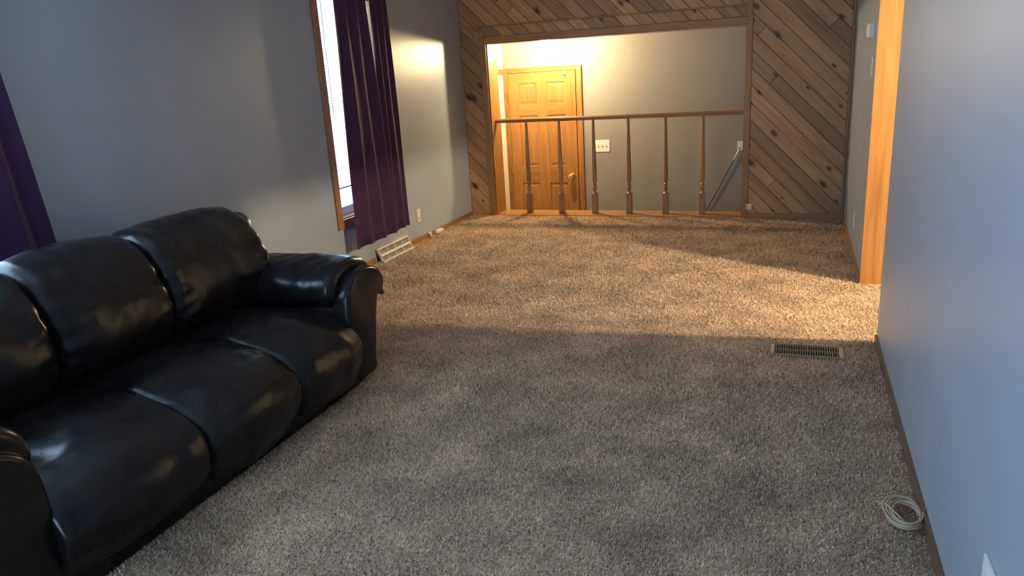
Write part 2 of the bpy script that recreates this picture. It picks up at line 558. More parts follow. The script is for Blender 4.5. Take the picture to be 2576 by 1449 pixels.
# ------------------------------------------------------------------ panelled far wall: each plank is a part
def clip(poly, a, b, c):
    """keep a*x + b*z <= c"""
    out = []
    for i in range(len(poly)):
        p, q = poly[i], poly[(i + 1) % len(poly)]
        dp, dq = a * p[0] + b * p[1] - c, a * q[0] + b * q[1] - c
        if dp <= 0: out.append(p)
        if dp * dq < 0:
            t = dp / (dp - dq)
            out.append((p[0] + t * (q[0] - p[0]), p[1] + t * (q[1] - p[1])))
    return out

def area(p):
    return 0.5 * abs(sum(p[i][0] * p[(i + 1) % len(p)][1] - p[(i + 1) % len(p)][0] * p[i][1] for i in range(len(p))))

def inset(p, d):
    c = (sum(q[0] for q in p) / len(p), sum(q[1] for q in p) / len(p))
    lines = []
    for i in range(len(p)):
        a, b = p[i], p[(i + 1) % len(p)]
        n = (b[1] - a[1], a[0] - b[0])
        l = math.hypot(*n)
        if l < 1e-6: return None
        n = (n[0] / l, n[1] / l)
        if n[0] * (c[0] - a[0]) + n[1] * (c[1] - a[1]) < 0: n = (-n[0], -n[1])
        lines.append((n[0], n[1], n[0] * a[0] + n[1] * a[1] + d))
    out = []
    for i in range(len(p)):
        l0, l1 = lines[i - 1], lines[i]
        det = l0[0] * l1[1] - l0[1] * l1[0]
        if abs(det) < 1e-6: return None
        out.append(((l0[2] * l1[1] - l0[1] * l1[2]) / det, (l0[0] * l1[2] - l0[2] * l1[0]) / det))
    return out

PITCH_C = 0.168 * 1.0           # spacing of the joints measured along x + z
def planks(x0, x1, z0, z1, depth=0.018, phase=1.586, bevel=0.007, joint=0.25):
    k0 = int(math.floor((x0 + z0 - phase) / PITCH_C)) - 1
    k1 = int(math.ceil((x1 + z1 - phase) / PITCH_C)) + 1
    for k in range(k0, k1):
        lo, hi = phase + k * PITCH_C + 0.003, phase + (k + 1) * PITCH_C - 0.003
        poly = [(x0, z0), (x1, z0), (x1, z1), (x0, z1)]
        poly = clip(poly, 1, 1, hi)
        if len(poly) < 3: continue
        poly = clip(poly, -1, -1, -lo)
        if len(poly) < 3 or area(poly) < 2e-4: continue
        us = [q[0] - q[1] for q in poly]
        cuts = []
        if max(us) - min(us) > 0.7 and random.random() < joint:
            cuts = [random.uniform(min(us) + 0.25, max(us) - 0.25)]
        pieces, rest = [], poly
        for c in cuts:
            pieces.append(clip(rest, 1, -1, c - 0.001))
            rest = clip(rest, -1, 1, -c - 0.001)
        pieces.append(rest)
        for pc in pieces:
            cl = []
            for q in pc:
                if not cl or math.hypot(q[0] - cl[-1][0], q[1] - cl[-1][1]) > 1e-4: cl.append(q)
            if len(cl) > 1 and math.hypot(cl[0][0] - cl[-1][0], cl[0][1] - cl[-1][1]) < 1e-4: cl.pop()
            if len(cl) < 3 or area(cl) < 2e-4: continue
            d = depth + random.uniform(-0.0015, 0.0015)
            fr = inset(cl, bevel)
            if fr is None or area(fr) > area(cl): fr = cl
            n = len(cl)
            vs = [(x, YF, z) for x, z in cl] + [(x, YF - d + 0.004, z) for x, z in cl] + [(x, YF - d, z) for x, z in fr]
            fs = [tuple(range(2 * n, 3 * n))]
            for r in range(2):
                for i in range(n):
                    j = (i + 1) % n
                    fs.append((r * n + i, r * n + j, (r + 1) * n + j, (r + 1) * n + i))
            MB().add(vs, fs).build('plank', 'pine', wall_far)
TL = -3.285
planks(XL + 0.002, TL, 0.0, 2.09, joint=0.3)
planks(XL + 0.002, -0.447, 2.092, CEIL - 0.002)
planks(TL, -0.447, 1.975, 2.083, depth=0.016, phase=1.64)
planks(-0.424, XR - 0.022, 0.05, CEIL - 0.002, joint=0.4)
yf = YF - 0.022
B('trim_board', 'pine_z', wall_far, TL, OX0, yf, YF, 0.0, 1.975, b=0.003)
B('trim_board', 'pine_z', wall_far, OX1, -0.424, yf - 0.004, YF, 0.0, CEIL - 0.002, b=0.003)
B('trim_board', 'pine_x', wall_far, OX0, OX1, yf, YF, OZ, 1.975, b=0.003)
B('trim_strip', 'pine_x', wall_far, TL, -0.447, yf - 0.002, YF, 2.083, 2.093, b=0.002)
B('trim_board', 'pine_x', wall_far, -0.424, XR - 0.022, yf - 0.002, YF, 0.0, 0.05, b=0.003)
B('corner_moulding', 'pine_z', wall_far, XR - 0.022, XR - 0.001, yf - 0.008, YF, 0.0, CEIL - 0.002, b=0.006)
# oak lining of the opening
B('jamb_board', 'oak_z', wall_far, OX0 - 0.001, OX0 + 0.012, YF, YF + WT + 0.004, 0.012, OZ, b=0.002)
B('jamb_board', 'pine_z', wall_far, OX1 - 0.012, OX1 + 0.001, YF, YF + WT + 0.004, 0.012, OZ, b=0.002)
B('head_board', 'oak_x', wall_far, OX0, OX1, YF, YF + WT + 0.004, OZ - 0.012, OZ + 0.001, b=0.002)
B('sill_board', 'oak_x', wall_far, OX0, OX1, YF - 0.012, YF + WT + 0.012, -0.01, 0.012, b=0.003)

# ------------------------------------------------------------------ railing
rail = thing('stair_railing', 'brown wooden stair railing with six turned balusters in the panelled opening', 'railing')
RY = 8.13
mb = MB()
prof = [(-0.034, 1.043), (0.034, 1.043), (0.036, 1.058), (0.03, 1.075), (0.014, 1.088), (-0.014, 1.088), (-0.03, 1.075), (-0.036, 1.058)]
xs = [OX0 + 0.012, OX1 - 0.012]
vs = [(x, RY + a, z) for x in xs for a, z in prof]
n = len(prof)
mb.add(vs, [tuple(range(n)), tuple(range(n, 2 * n))] + [(i, (i + 1) % n, n + (i + 1) % n, n + i) for i in range(n)])
mb.build('handrail', 'rail_x', rail)
def baluster():
    mb = MB()
    mb.box(-0.031, 0.031, -0.031, 0.031, 0.012, 0.235, b=0.004)
    prof = [(0.030, 0.235), (0.027, 0.243), (0.016, 0.252), (0.015, 0.26), (0.021, 0.275), (0.025, 0.295), (0.022, 0.315),
            (0.016, 0.325), (0.022, 0.333), (0.022, 0.342), (0.015, 0.35), (0.015, 0.356), (0.024, 0.366), (0.0265, 0.40), (0.0255, 0.5),
            (0.021, 0.72), (0.016, 0.92), (0.0135, 1.046)]
    mb.lathe(prof, n=16)
    return mb
me0 = None
for x in (-2.845, -2.46, -2.07, -1.683, -1.284, -0.897):
    if me0 is None:
        o = baluster().build('baluster', 'rail_z', rail)
        me0 = o.data
    else:
        o = bpy.data.objects.new('baluster', me0)
        COL.objects.link(o)
        o.parent = rail
    o.location = (x, RY, 0)

# ------------------------------------------------------------------ entry doors
def panel(mb, x0, x1, z0, z1, y, s=-1):
    """raised door panel: groove, bevel, field (faces -y)"""
    rings = [(0.0, 0.0), (0.004, 0.010), (0.016, 0.010), (0.048, 0.002)]
    vs = []
    for d, dep in rings:
        vs += [(x0 + d, y + dep, z0 + d), (x1 - d, y + dep, z0 + d), (x1 - d, y + dep, z1 - d), (x0 + d, y + dep, z1 - d)]
    fs = [tuple(range(12, 16))]
    for r in range(3):
        for i in range(4):
            j = (i + 1) % 4
            fs.append((r * 4 + i, r * 4 + j, r * 4 + 4 + j, r * 4 + 4 + i))
    mb.add(vs, fs)
door1 = tag(empty('door_1'), 'golden oak six-panel door with brass knob behind the railing', None, None, 'structure')
DX0, DX1, DZ0, DZ1 = -3.448, -2.568, FZ + 0.01, 1.572
dy = YB - 0.03
cols = [(-3.315, -3.075), (-2.942, -2.702)]
rows = [(1.18, 1.445), (0.40, 1.045), (-0.46, 0.185)]
xs = [DX0, cols[0][0], cols[0][1], cols[1][0], cols[1][1], DX1]
zs = [DZ0, -0.46, 0.185, 0.40, 1.045, 1.18, 1.445, DZ1]
for i in (0, 2, 4):
    B('stile', 'oak_z', door1, xs[i], xs[i + 1], dy, YB - 0.002, DZ0, DZ1)
for j in (0, 2, 4, 6):
    for i in (1, 3):
        B('rail', 'oak_x', door1, xs[i], xs[i + 1], dy, YB - 0.002, zs[j], zs[j + 1])
for (x0, x1) in cols:
    for (z0, z1) in rows:
        mb = MB()
        panel(mb, x0, x1, z0, z1, dy)
        mb.build('panel', 'oak_z', door1)
B('casing', 'oak_z', door1, -3.512, DX0 - 0.004, YB - 0.026, YB, FZ, 1.636, b=0.004)
B('casing', 'oak_z', door1, DX1 + 0.008, -2.49, YB - 0.026, YB, FZ, 1.636, b=0.004)
B('casing', 'oak_x', door1, DX0 - 0.004, DX1 + 0.008, YB - 0.026, YB, 1.576, 1.636, b=0.004)
B('door_gap', 'dark', door1, DX1, DX1 + 0.008, YB - 0.006, YB - 0.001, FZ, 1.576)
k = MB().lathe([(0.042, 0.0), (0.042, -0.006), (0.018, -0.012), (0.016, -0.03), (0.03, -0.038), (0.042, -0.055), (0.043, -0.07), (0.032, -0.086), (0.01, -0.094)], (-2.648, dy, 0.265), 20, 'Y').build('door_knob', 'brass', door1, True)
for z in (1.28, 0.36, -0.45):
    MB().box(DX0 - 0.012, DX0 + 0.008, dy - 0.006, dy + 0.004, z - 0.05, z + 0.05, b=0.002).lathe([(0.006, -0.055), (0.006, 0.055)], (DX0 - 0.003, dy - 0.006, z), 10).build('hinge', 'brass', door1)
hk = tag(MB().box(-2.712, -2.69, dy - 0.008, dy, 1.525, 1.573, b=0.002).box(-2.712, -2.69, dy - 0.03, dy - 0.008, 1.525, 1.535, b=0.002).build('door_hook', 'white'), 'small white hook over the top of the oak door', 'hook')
hk2 = tag(MB().box(-3.13, -3.118, dy - 0.006, dy, 1.535, 1.573, b=0.002).build('door_hook', 'vent_metal'), 'tiny pale clip on the top edge of the oak door', 'hook')

door2 = tag(empty('door_2'), 'white entry door with oak casing on the side wall of the entry', None, None, 'structure')
ey0, ey1 = 8.36, 9.2
B('slab', 'white_door', door2, XL, XL + 0.022, ey0, ey1, FZ + 0.01, 1.565, b=0.003)
B('casing', 'oak_z', door2, XL, XL + 0.026, ey1 + 0.003, 9.262, FZ, 1.63, b=0.004)
B('casing', 'oak_z', door2, XL, XL + 0.026, ey0 - 0.063, ey0 - 0.003, FZ, 1.63, b=0.004)
B('casing', 'oak_y', door2, XL, XL + 0.026, ey0 - 0.003, ey1 + 0.003, 1.569, 1.63, b=0.004)
for z in (1.3, 0.42, -0.45):
    MB().box(XL + 0.02, XL + 0.032, ey1 - 0.012, ey1 + 0.012, z - 0.05, z + 0.05, b=0.002).build('hinge', 'brass', door2)

# ------------------------------------------------------------------ lamps
lamp = thing('ceiling_lamp', 'glowing frosted glass ceiling lamp in the entry behind the panelled wall', 'lamp')
LC = (-2.755, 8.68)
MB().lathe([(0.03, FCEIL), (0.12, FCEIL), (0.125, FCEIL - 0.02), (0.11, FCEIL - 0.04), (0.03, FCEIL - 0.045)][::-1], (LC[0], LC[1], 0), 28).build('canopy', 'brass', lamp, True)
prof = []
for i in range(15):
    a = -math.pi / 2 + math.pi * i / 14
    prof.append((max(0.004, 0.148 * math.cos(a) ** 0.8 if math.cos(a) > 0 else 0.004), 1.885 + 0.1 * math.sin(a)))
MB().lathe(prof, (LC[0], LC[1], 0), 32).build('glass_bowl', 'foyer_glass', lamp, True)
BULB = [(0.045 * max(0.05, math.cos(-math.pi / 2 + math.pi * i / 10)), 0.045 * math.sin(-math.pi / 2 + math.pi * i / 10)) for i in range(11)]
MB().lathe(BULB, (LC[0], LC[1], 1.87), 20).build('bulb', 'foyer_bulb', lamp, True)
lamp2 = thing('ceiling_lamp', 'frosted glass ceiling lamp of the room beyond the right opening', 'lamp')
KC = (2.17, 4.6)
MB().lathe([(0.03, 2.5), (0.12, 2.505), (0.135, 2.53), (0.135, 2.55), (0.03, 2.55)], (KC[0], KC[1], 0), 28).build('canopy', 'brass', lamp2, True)
prof = []
for i in range(15):
    a = -math.pi / 2 + math.pi * i / 14
    prof.append((max(0.004, 0.15 * max(0, math.cos(a)) ** 0.8), 2.42 + 0.08 * math.sin(a)))
MB().lathe(prof, (KC[0], KC[1], 0), 32).build('glass_bowl', 'kitchen_glass', lamp2, True)
MB().lathe([(r_ * 1.3, z_ * 1.3) for r_, z_ in BULB], (KC[0], KC[1], 2.42), 20).build('bulb', 'kitchen_bulb', lamp2, True)

# ------------------------------------------------------------------ windows
def window(name, w, label):
    y0, y1, z0, z1 = w
    r = tag(empty(name), label, None, None, 'structure')
    c, t = 0.075, 0.018
    B('casing', 'oak_z', r, XL, XL + t, y0 - c, y0, z0 - c, z1 + c, b=0.004)
    B('casing', 'oak_z', r, XL, XL + t, y1, y1 + c, z0 - c, z1 + c, b=0.004)
    B('casing', 'oak_y', r, XL, XL + t, y0, y1, z0 - c, z0, b=0.004)
    B('casing', 'oak_y', r, XL, XL + t, y0, y1, z1, z1 + c, b=0.004)
    # oak reveal boards
    B('reveal', 'oak_z', r, XL - 0.075, XL, y0, y0 + 0.01, z0, z1)
    B('reveal', 'oak_z', r, XL - 0.075, XL, y1 - 0.01, y1, z0, z1)
    B('reveal', 'oak_y', r, XL - 0.075, XL, y0 + 0.01, y1 - 0.01, z0, z0 + 0.01)
    B('reveal', 'oak_y', r, XL - 0.075, XL, y0 + 0.01, y1 - 0.01, z1 - 0.01, z1)
    # vinyl frame and sashes
    fx0, fx1 = XL - 0.13, XL - 0.075
    f = MB()
    f.box(fx0, fx1, y0, y0 + 0.03, z0, z1).box(fx0, fx1, y1 - 0.03, y1, z0, z1)
    f.box(fx0, fx1, y0 + 0.03, y1 - 0.03, z0, z0 + 0.035).box(fx0, fx1, y0 + 0.03, y1 - 0.03, z1 - 0.03, z1)
    f.build('frame', 'vinyl', r)
    zm = (z0 + z1) / 2
    for (a, b_, dx) in ((z0 + 0.035, zm + 0.02, 0.012), (zm - 0.02, z1 - 0.03, -0.016)):
        s = MB()
        x0, x1 = XL - 0.105 + dx - 0.012, XL - 0.105 + dx + 0.012
        s.box(x0, x1, y0 + 0.03, y0 + 0.065, a, b_).box(x0, x1, y1 - 0.065, y1 - 0.03, a, b_)
        s.box(x0, x1, y0 + 0.065, y1 - 0.065, a, a + 0.045).box(x0, x1, y0 + 0.065, y1 - 0.065, b_ - 0.035, b_)
        so = s.build('sash', 'vinyl', r)
        MB().box(XL - 0.105 + dx - 0.002, XL - 0.105 + dx + 0.002, y0 + 0.065, y1 - 0.065, a + 0.045, b_ - 0.035).build('pane', 'glass', so)
    return r
window('window_1', W1, 'oak cased window at the left edge beside the sofa')
window('window_2', W2, 'tall oak cased window behind the parted purple curtains')

# patio door added out of view behind the viewpoint as a daylight source
r = tag(empty('door_added'), 'added unseen sliding glass door behind the viewpoint, letting in daylight', None, None, 'structure')
mb = MB()
for x0, x1 in ((W3[0], W3[0] + 0.07), (W3[1] - 0.07, W3[1]), (-1.9, -1.8)):
    mb.box(x0, x1, -2.6, -2.53, W3[2], W3[3])
for z0, z1 in ((W3[2], W3[2] + 0.08), (W3[3] - 0.07, W3[3])):
    mb.box(W3[0] + 0.07, -1.9, -2.6, -2.53, z0, z1).box(-1.8, W3[1] - 0.07, -2.6, -2.53, z0, z1)
mb.build('frame', 'vinyl', r)
for x0, x1 in ((W3[0] + 0.07, -1.9), (-1.8, W3[1] - 0.07)):
    MB().box(x0, x1, -2.567, -2.563, W3[2] + 0.08, W3[3] - 0.07).build('pane', 'glass', r)

bl = thing('window_blind', 'white slatted blind in the bright window behind the purple curtain', 'blind')
by0, by1, bx = W2[0] + 0.014, W2[1] - 0.014, XL - 0.035
B('head_rail', 'white', bl, bx - 0.016, bx + 0.016, by0, by1, 2.255, 2.288, b=0.003)
B('bottom_rail', 'white', bl, bx - 0.011, bx + 0.011, by0, by1, 0.735, 0.75, b=0.003)
sl = None
z = 0.772
while z < 2.25:
    if sl is None:
        mb = MB()
        pr_ = [(-0.0125, -0.0), (-0.006, 0.0022), (0.0, 0.003), (0.006, 0.0022), (0.0125, -0.0)]
        ca, sa = math.cos(math.radians(42)), math.sin(math.radians(42))
        pts = [(a * ca - b_ * sa, a * sa + b_ * ca) for a, b_ in pr_]
        vs = [(a, y, b_) for y in (by0, by1) for a, b_ in pts]
        m_ = len(pts)
        mb.add(vs, [(i, i + 1, m_ + i + 1, m_ + i) for i in range(m_ - 1)])
        o = mb.build('slat', 'slat', bl, True)
        sl = o.data
    else:
        o = bpy.data.objects.new('slat', sl)
        COL.objects.link(o)
        o.parent = bl
    o.location = (bx, 0, z)
    z += 0.0213
for y in (by0 + 0.11, by1 - 0.11, (by0 + by1) / 2):
    MB().tube([(bx + 0.0135, y, 0.74), (bx + 0.0135, y, 1.5), (bx + 0.0135, y, 2.26)], 0.0011, 6).build('ladder_cord', 'white', bl)
MB().tube([(bx + 0.022, by0 + 0.075, 1.3), (bx + 0.022, by0 + 0.075, 1.8), (bx + 0.022, by0 + 0.075, 2.26)], 0.003, 8).build('tilt_wand', 'white', bl)

# ------------------------------------------------------------------ curtains
def curtain(name, top, bot, z0, z1, xb, amp, folds, phase, label, group, flare=0.0, mid=None):
    nu, nv = folds * 14, 26
    vs = []
    for j in range(nv + 1):
        t = j / nv                     # 0 top .. 1 bottom
        z_ = z1 + (z0 - z1) * t
        ya = top[0] + (bot[0] - top[0]) * t
        yb = top[1] + (bot[1] - top[1]) * t
        for i in range(nu + 1):
            u = i / nu
            ph = u * folds * 2 * math.pi + phase + 0.5 * math.sin(3.1 * u + phase) + 0.25 * t * math.sin(5 * u + 1.3)
            a = amp * (0.65 + 0.35 * t) * (0.8 + 0.35 * math.sin(9.7 * u + phase * 2))
            x_ = xb + flare * t + a * math.sin(ph) + 0.004 * math.sin(7 * t + 11 * u)
            y_ = ya + (yb - ya) * (u + 0.018 * math.cos(ph) / max(1, folds / 3))
            vs.append((x_, y_, z_ + 0.004 * math.sin(ph + 1)))
    fs = [(j * (nu + 1) + i, j * (nu + 1) + i + 1, (j + 1) * (nu + 1) + i + 1, (j + 1) * (nu + 1) + i) for j in range(nv) for i in range(nu)]
    o = MB().add(vs, fs).build(name, 'curtain', None, True)
    sm = o.modifiers.new('thickness', 'SOLIDIFY')
    sm.thickness = 0.003
    return tag(o, label, 'curtain', group)
G = 'purple curtain panels'
curtain('curtain', (5.335, 5.785), (5.275, 5.93), 0.245, 2.42, XL + 0.132, 0.024, 3, 2.6, 'purple satin curtain panel beside the bright blind, overlapping the next panel', G)
curtain('curtain', (5.955, 6.255), (5.945, 6.29), 0.235, 2.42, XL + 0.07, 0.018, 3, 1.5, 'purple satin curtain panel nearest the outlet on the window wall', G)
curtain('curtain', (2.26, 2.47), (2.30, 2.69), 0.245, 2.42, XL + 0.085, 0.020, 2, 0.9, 'dark purple curtain hanging behind the sofa at the left edge', G)
curtain('curtain', (0.45, 0.80), (0.40, 0.84), 0.245, 2.42, XL + 0.085, 0.022, 4, 0.2, 'purple curtain on the near side of the window beside the sofa', G)
for (a, b_, lab) in ((5.08, 6.45, 'dark curtain rod above the window with the blind'), (0.2, 2.85, 'dark curtain rod above the window beside the sofa')):
    r = thing('curtain_rod', lab, 'curtain rod', 'curtain rods')
    MB().tube([(XL + 0.1, a, 2.44), (XL + 0.1, (a + b_) / 2, 2.44), (XL + 0.1, b_, 2.44)], 0.011, 12).build('pole', 'rod', r, True)
    for y, s in ((a, -1), (b_, 1)):
        MB().lathe([(0.011, 0), (0.018, 0.01 * s), (0.024, 0.03 * s), (0.018, 0.05 * s), (0.006, 0.062 * s)], (XL + 0.1, y, 2.44), 14, 'Y').build('finial', 'rod', r, True)
        MB().box(XL, XL + 0.11, y - s * 0.06 - 0.006, y - s * 0.06 + 0.006, 2.418, 2.43).box(XL, XL + 0.008, y - s * 0.06 - 0.018, y - s * 0.06 + 0.018, 2.38, 2.47).build('bracket', 'rod', r)

# ------------------------------------------------------------------ sofa
def smooth_loop(pts, n):
    """closed Catmull-Rom through pts"""
    m = len(pts)
    out = []
    for k in range(n):
        t = k / n * m
        i = int(t)
        f = t - i
        p = [pts[(i + d) % m] for d in (-1, 0, 1, 2)]
        out.append(tuple(0.5 * (2 * p[1][a] + (p[2][a] - p[0][a]) * f + (2 * p[0][a] - 5 * p[1][a] + 4 * p[2][a] - p[3][a]) * f * f
                                + (3 * p[1][a] - p[0][a] - 3 * p[2][a] + p[3][a]) * f ** 3) for a in (0, 1)))
    return out

def sweep(loop, a0, a1, axis, rnd, n=30, ns=72, wr=0.0, wfreq=(6, 6, 6), seed=0.0, crown=0.0, gather=0.0, gfreq=70.0):
    """pillow: closed section swept along an axis, ends rounded off by `rnd`;
    wr = soft lumps, gather = fine gathered wrinkles near the two ends"""
    sec = smooth_loop(loop, ns)
    cx = sum(p[0] for p in sec) / ns
    cz = sum(p[1] for p in sec) / ns
    vs = []
    ts = []
    for i in range(n + 1):
        ts.append(0.5 - 0.5 * math.cos(math.pi * i / n) if i not in (0, n) else (0.0 if i == 0 else 1.0))
    L_ = abs(a1 - a0)
    for i, t in enumerate(ts):
        a = a0 + (a1 - a0) * t
        e = min(t, 1 - t) * L_
        q = max(0.0, 1 - e / rnd) if rnd > 0 else 0.0
        ins = rnd * (1 - math.sqrt(max(0.0, 1 - q * q)))
        cr = crown * math.sin(math.pi * t)
        for k, (px, pz) in enumerate(sec):
            nx = sec[(k + 1) % ns][1] - sec[k - 1][1]
            nz = -(sec[(k + 1) % ns][0] - sec[k - 1][0])
            l = math.hypot(nx, nz) or 1
            nx, nz = nx / l, nz / l
            if nx * (px - cx) + nz * (pz - cz) < 0: nx, nz = -nx, -nz
            d = cr - ins
            P = Vector((px * wfreq[0] + seed, a * wfreq[1], pz * wfreq[2])) if axis == 'y' else Vector((a * wfreq[0] + seed, px * wfreq[1], pz * wfreq[2]))
            if wr: d += wr * noise.fractal(P, 1.0, 2.0, 3)
            if gather:
                g = math.exp(-((e - 0.05) / 0.07) ** 2)
                d += gather * g * math.sin(gfreq * (pz + 0.5 * px) + 3 * noise.noise(P * 1.3))
            x_, z_ = px + nx * d, pz + nz * d
            vs.append((x_, a, z_) if axis == 'y' else (a, x_, z_))
    fs = []
    for i in range(n):
        for k in range(ns):
            k2 = (k + 1) % ns
            fs.append((i * ns + k, i * ns + k2, (i + 1) * ns + k2, (i + 1) * ns + k))
    fs.append(tuple(range(ns)))
    fs.append(tuple(n * ns + k for k in range(ns)))
    return MB().add(vs, fs)

sofa = thing('sofa', 'black leather three-seat sofa with rolled arms against the window wall', 'sofa')
YC2 = 4.64                                     # the two arms mirror about y = 2.32
seams = [1.42, 2.07, 2.675, 3.235]
B('base', 'leather', sofa, -3.12, -2.165, 1.40, 3.23, 0.004, 0.17, b=0.02, smooth=True)
back_loop = [(-3.24, 0.06), (-3.25, 0.4), (-3.26, 0.7), (-3.235, 0.86), (-3.16, 0.885), (-3.06, 0.83), (-3.0, 0.6), (-2.98, 0.3), (-3.0, 0.06)]
sweep(back_loop, 0.99, 3.65, 'y', 0.04, n=34, wr=0.008, seed=3).build('back_frame', 'leather', sofa, True)
seat_loop = [(-2.97, 0.22), (-2.97, 0.40), (-2.78, 0.435), (-2.57, 0.448), (-2.40, 0.432), (-2.25, 0.39), (-2.14, 0.31), (-2.11, 0.22), (-2.14, 0.12), (-2.2, 0.065), (-2.45, 0.08), (-2.8, 0.14)]
for i in range(3):
    sweep(seat_loop, seams[i] + 0.001, seams[i + 1] - 0.001, 'y', 0.03, n=36, ns=96, wr=0.012, wfreq=(5, 6, 5), seed=11.3 * i, crown=0.018 if i == 0 else 0.04, gather=0.0022, gfreq=60).build('seat_cushion', 'leather', sofa, True)
cush_loop = [(-2.82, 0.415), (-2.735, 0.50), (-2.70, 0.62), (-2.73, 0.76), (-2.82, 0.90), (-2.95, 0.972), (-3.07, 0.96), (-3.12, 0.86), (-3.09, 0.66), (-3.02, 0.48), (-2.94, 0.41)]
for i, (a, b_) in enumerate(((1.40, 1.99), (1.992, 2.604), (2.606, 3.34))):
    sweep(cush_loop, a, b_, 'y', 0.06, n=40, ns=96, wr=0.014, wfreq=(4, 4, 4), seed=5.1 * i + 2, crown=0.012, gather=0.0035, gfreq=85).build('back_cushion', 'leather', sofa, True)
arm_loop = [(3.215, 0.03), (3.2, 0.25), (3.205, 0.44), (3.235, 0.54), (3.32, 0.605), (3.43, 0.62), (3.54, 0.59), (3.6, 0.525), (3.585, 0.46), (3.53, 0.435), (3.505, 0.40), (3.475, 0.28), (3.44, 0.12), (3.425, 0.03), (3.32, 0.015)]
pad_loop = [(3.25, 0.432), (3.185, 0.47), (3.16, 0.53), (3.19, 0.605), (3.28, 0.662), (3.42, 0.678), (3.54, 0.64), (3.60, 0.57), (3.57, 0.52), (3.42, 0.47)]
for s in (0, 1):
    m_ = (lambda L: [(YC2 - y, z_) for y, z_ in L]) if s else (lambda L: L)
    sweep(m_(arm_loop), -3.14, -2.165, 'x', 0.022, n=24, ns=110, wr=0.004, seed=7 + s).build('armrest', 'leather', sofa, True)
    pd = sweep(m_(pad_loop), -3.05, -2.235, 'x', 0.05, n=60, ns=90, wr=0.009, wfreq=(7, 5, 5), seed=21 + s, crown=0.006)
    # gathered creases running across the pad
    pd.v = [(x_, y_, z_ + (0.0035 * math.sin(58 * x_ - 22 * y_ + 2.5 * noise.noise(Vector((x_ * 6, y_ * 6, s)))) * max(0.0, min(1.0, (z_ - 0.45) / 0.1)) * (0.45 + 0.55 * noise.noise(Vector((x_ * 3, 5, s)))))) for x_, y_, z_ in pd.v]
    pd.build('arm_pad', 'leather', sofa, True)
    pts = [(-2.186, y_, z_) for y_, z_ in smooth_loop(m_(arm_loop), 60)]
    top_ = [p for p in pts if p[2] > 0.52]
    MB().tube(top_, 0.0045, 8).build('piping', 'leather', sofa, True)

# ------------------------------------------------------------------ wall and floor fittings
def plate(name, label, cat, face, at, a0, a1, z0, z1, mat='white', t=0.007):
    """cover plate on a wall; face = '+x' | '-x' | '-y' """
    r = thing(name, label, cat)
    if face == '+x': box = (at, at + t, a0, a1, z0, z1)
    elif face == '-x': box = (at - t, at, a0, a1, z0, z1)
    else: box = (a0, a1, at - t, at, z0, z1)
    B('cover_plate', mat, r, *box, b=0.003)
    return r
def onwall(face, at, a, z_, d0, d1, w, h):
    if face == '+x': return (at + d0, at + d1, a - w, a + w, z_ - h, z_ + h)
    if face == '-x': return (at - d1, at - d0, a - w, a + w, z_ - h, z_ + h)
    return (a - w, a + w, at - d1, at - d0, z_ - h, z_ + h)

# outlet on the window wall
r = plate('outlet', 'ivory outlet plate on the window wall beside the purple curtain', 'outlet', '+x', XL, 6.597, 6.672, 0.197, 0.327, 'ivory')
for dz in (-0.03, 0.03):
    B('socket', 'ivory', r, *onwall('+x', XL, 6.634, 0.262 + dz, 0.006, 0.009, 0.018, 0.016), b=0.004)
B('slot', 'dark', r, *onwall('+x', XL, 6.642, 0.232, 0.0085, 0.0095, 0.008, 0.006))
# triple switch in the entry
r = plate('light_switch', 'white triple light switch plate on the entry wall behind the balusters', 'switch', '-y', YB, -2.342, -2.157, 0.566, 0.712, 'white')
for i in range(3):
    x_ = -2.2495 + (i - 1) * 0.052
    B('switch_frame', 'recess', r, *onwall('-y', YB, x_, 0.636, 0.0065, 0.0078, 0.006, 0.015))
    B('toggle', 'white', r, *onwall('-y', YB, x_, 0.642, 0.007, 0.017, 0.0042, 0.007), b=0.002)
# right wall beyond the opening
r = thing('thermostat', 'pale thermostat high on the wall beside the oak jamb', 'thermostat')
B('body', 'white', r, XR - 0.042, XR, 5.93, 6.06, 1.678, 1.775, b=0.006)
B('cover', 'vinyl', r, XR - 0.047, XR - 0.041, 5.945, 6.045, 1.69, 1.763, b=0.003)
r = plate('light_switch', 'white light switch on the wall below the thermostat', 'switch', '-x', XR, 5.87, 5.95, 1.43, 1.55, 'ivory')
B('toggle', 'ivory', r, *onwall('-x', XR, 5.91, 1.49, 0.006, 0.018, 0.005, 0.012), b=0.002)
r = plate('outlet', 'white outlet low on the wall past the oak jamb', 'outlet', '-x', XR, 6.50, 6.58, 0.225, 0.35, 'ivory')
for dz in (-0.03, 0.03):
    B('socket', 'ivory', r, *onwall('-x', XR, 6.54, 0.288 + dz, 0.006, 0.009, 0.018, 0.016), b=0.004)
# right wall near: plate cut by the bottom edge of the photo
r = plate('outlet', 'white wall plate at the bottom right corner of the blue wall', 'outlet', '-x', XR, 1.762, 1.848, 0.275, 0.408, 'white', 0.009)
for dz in (-0.03, 0.03):
    B('socket', 'white', r, *onwall('-x', XR, 1.805, 0.342 + dz, 0.008, 0.011, 0.018, 0.016), b=0.004)
# small square on the panelling
r = plate('cable_jack', 'small white square jack low on the pine trim right of the railing', 'jack', '-y', YF - 0.026, -0.436, -0.383, 0.092, 0.155, 'ivory', 0.012)
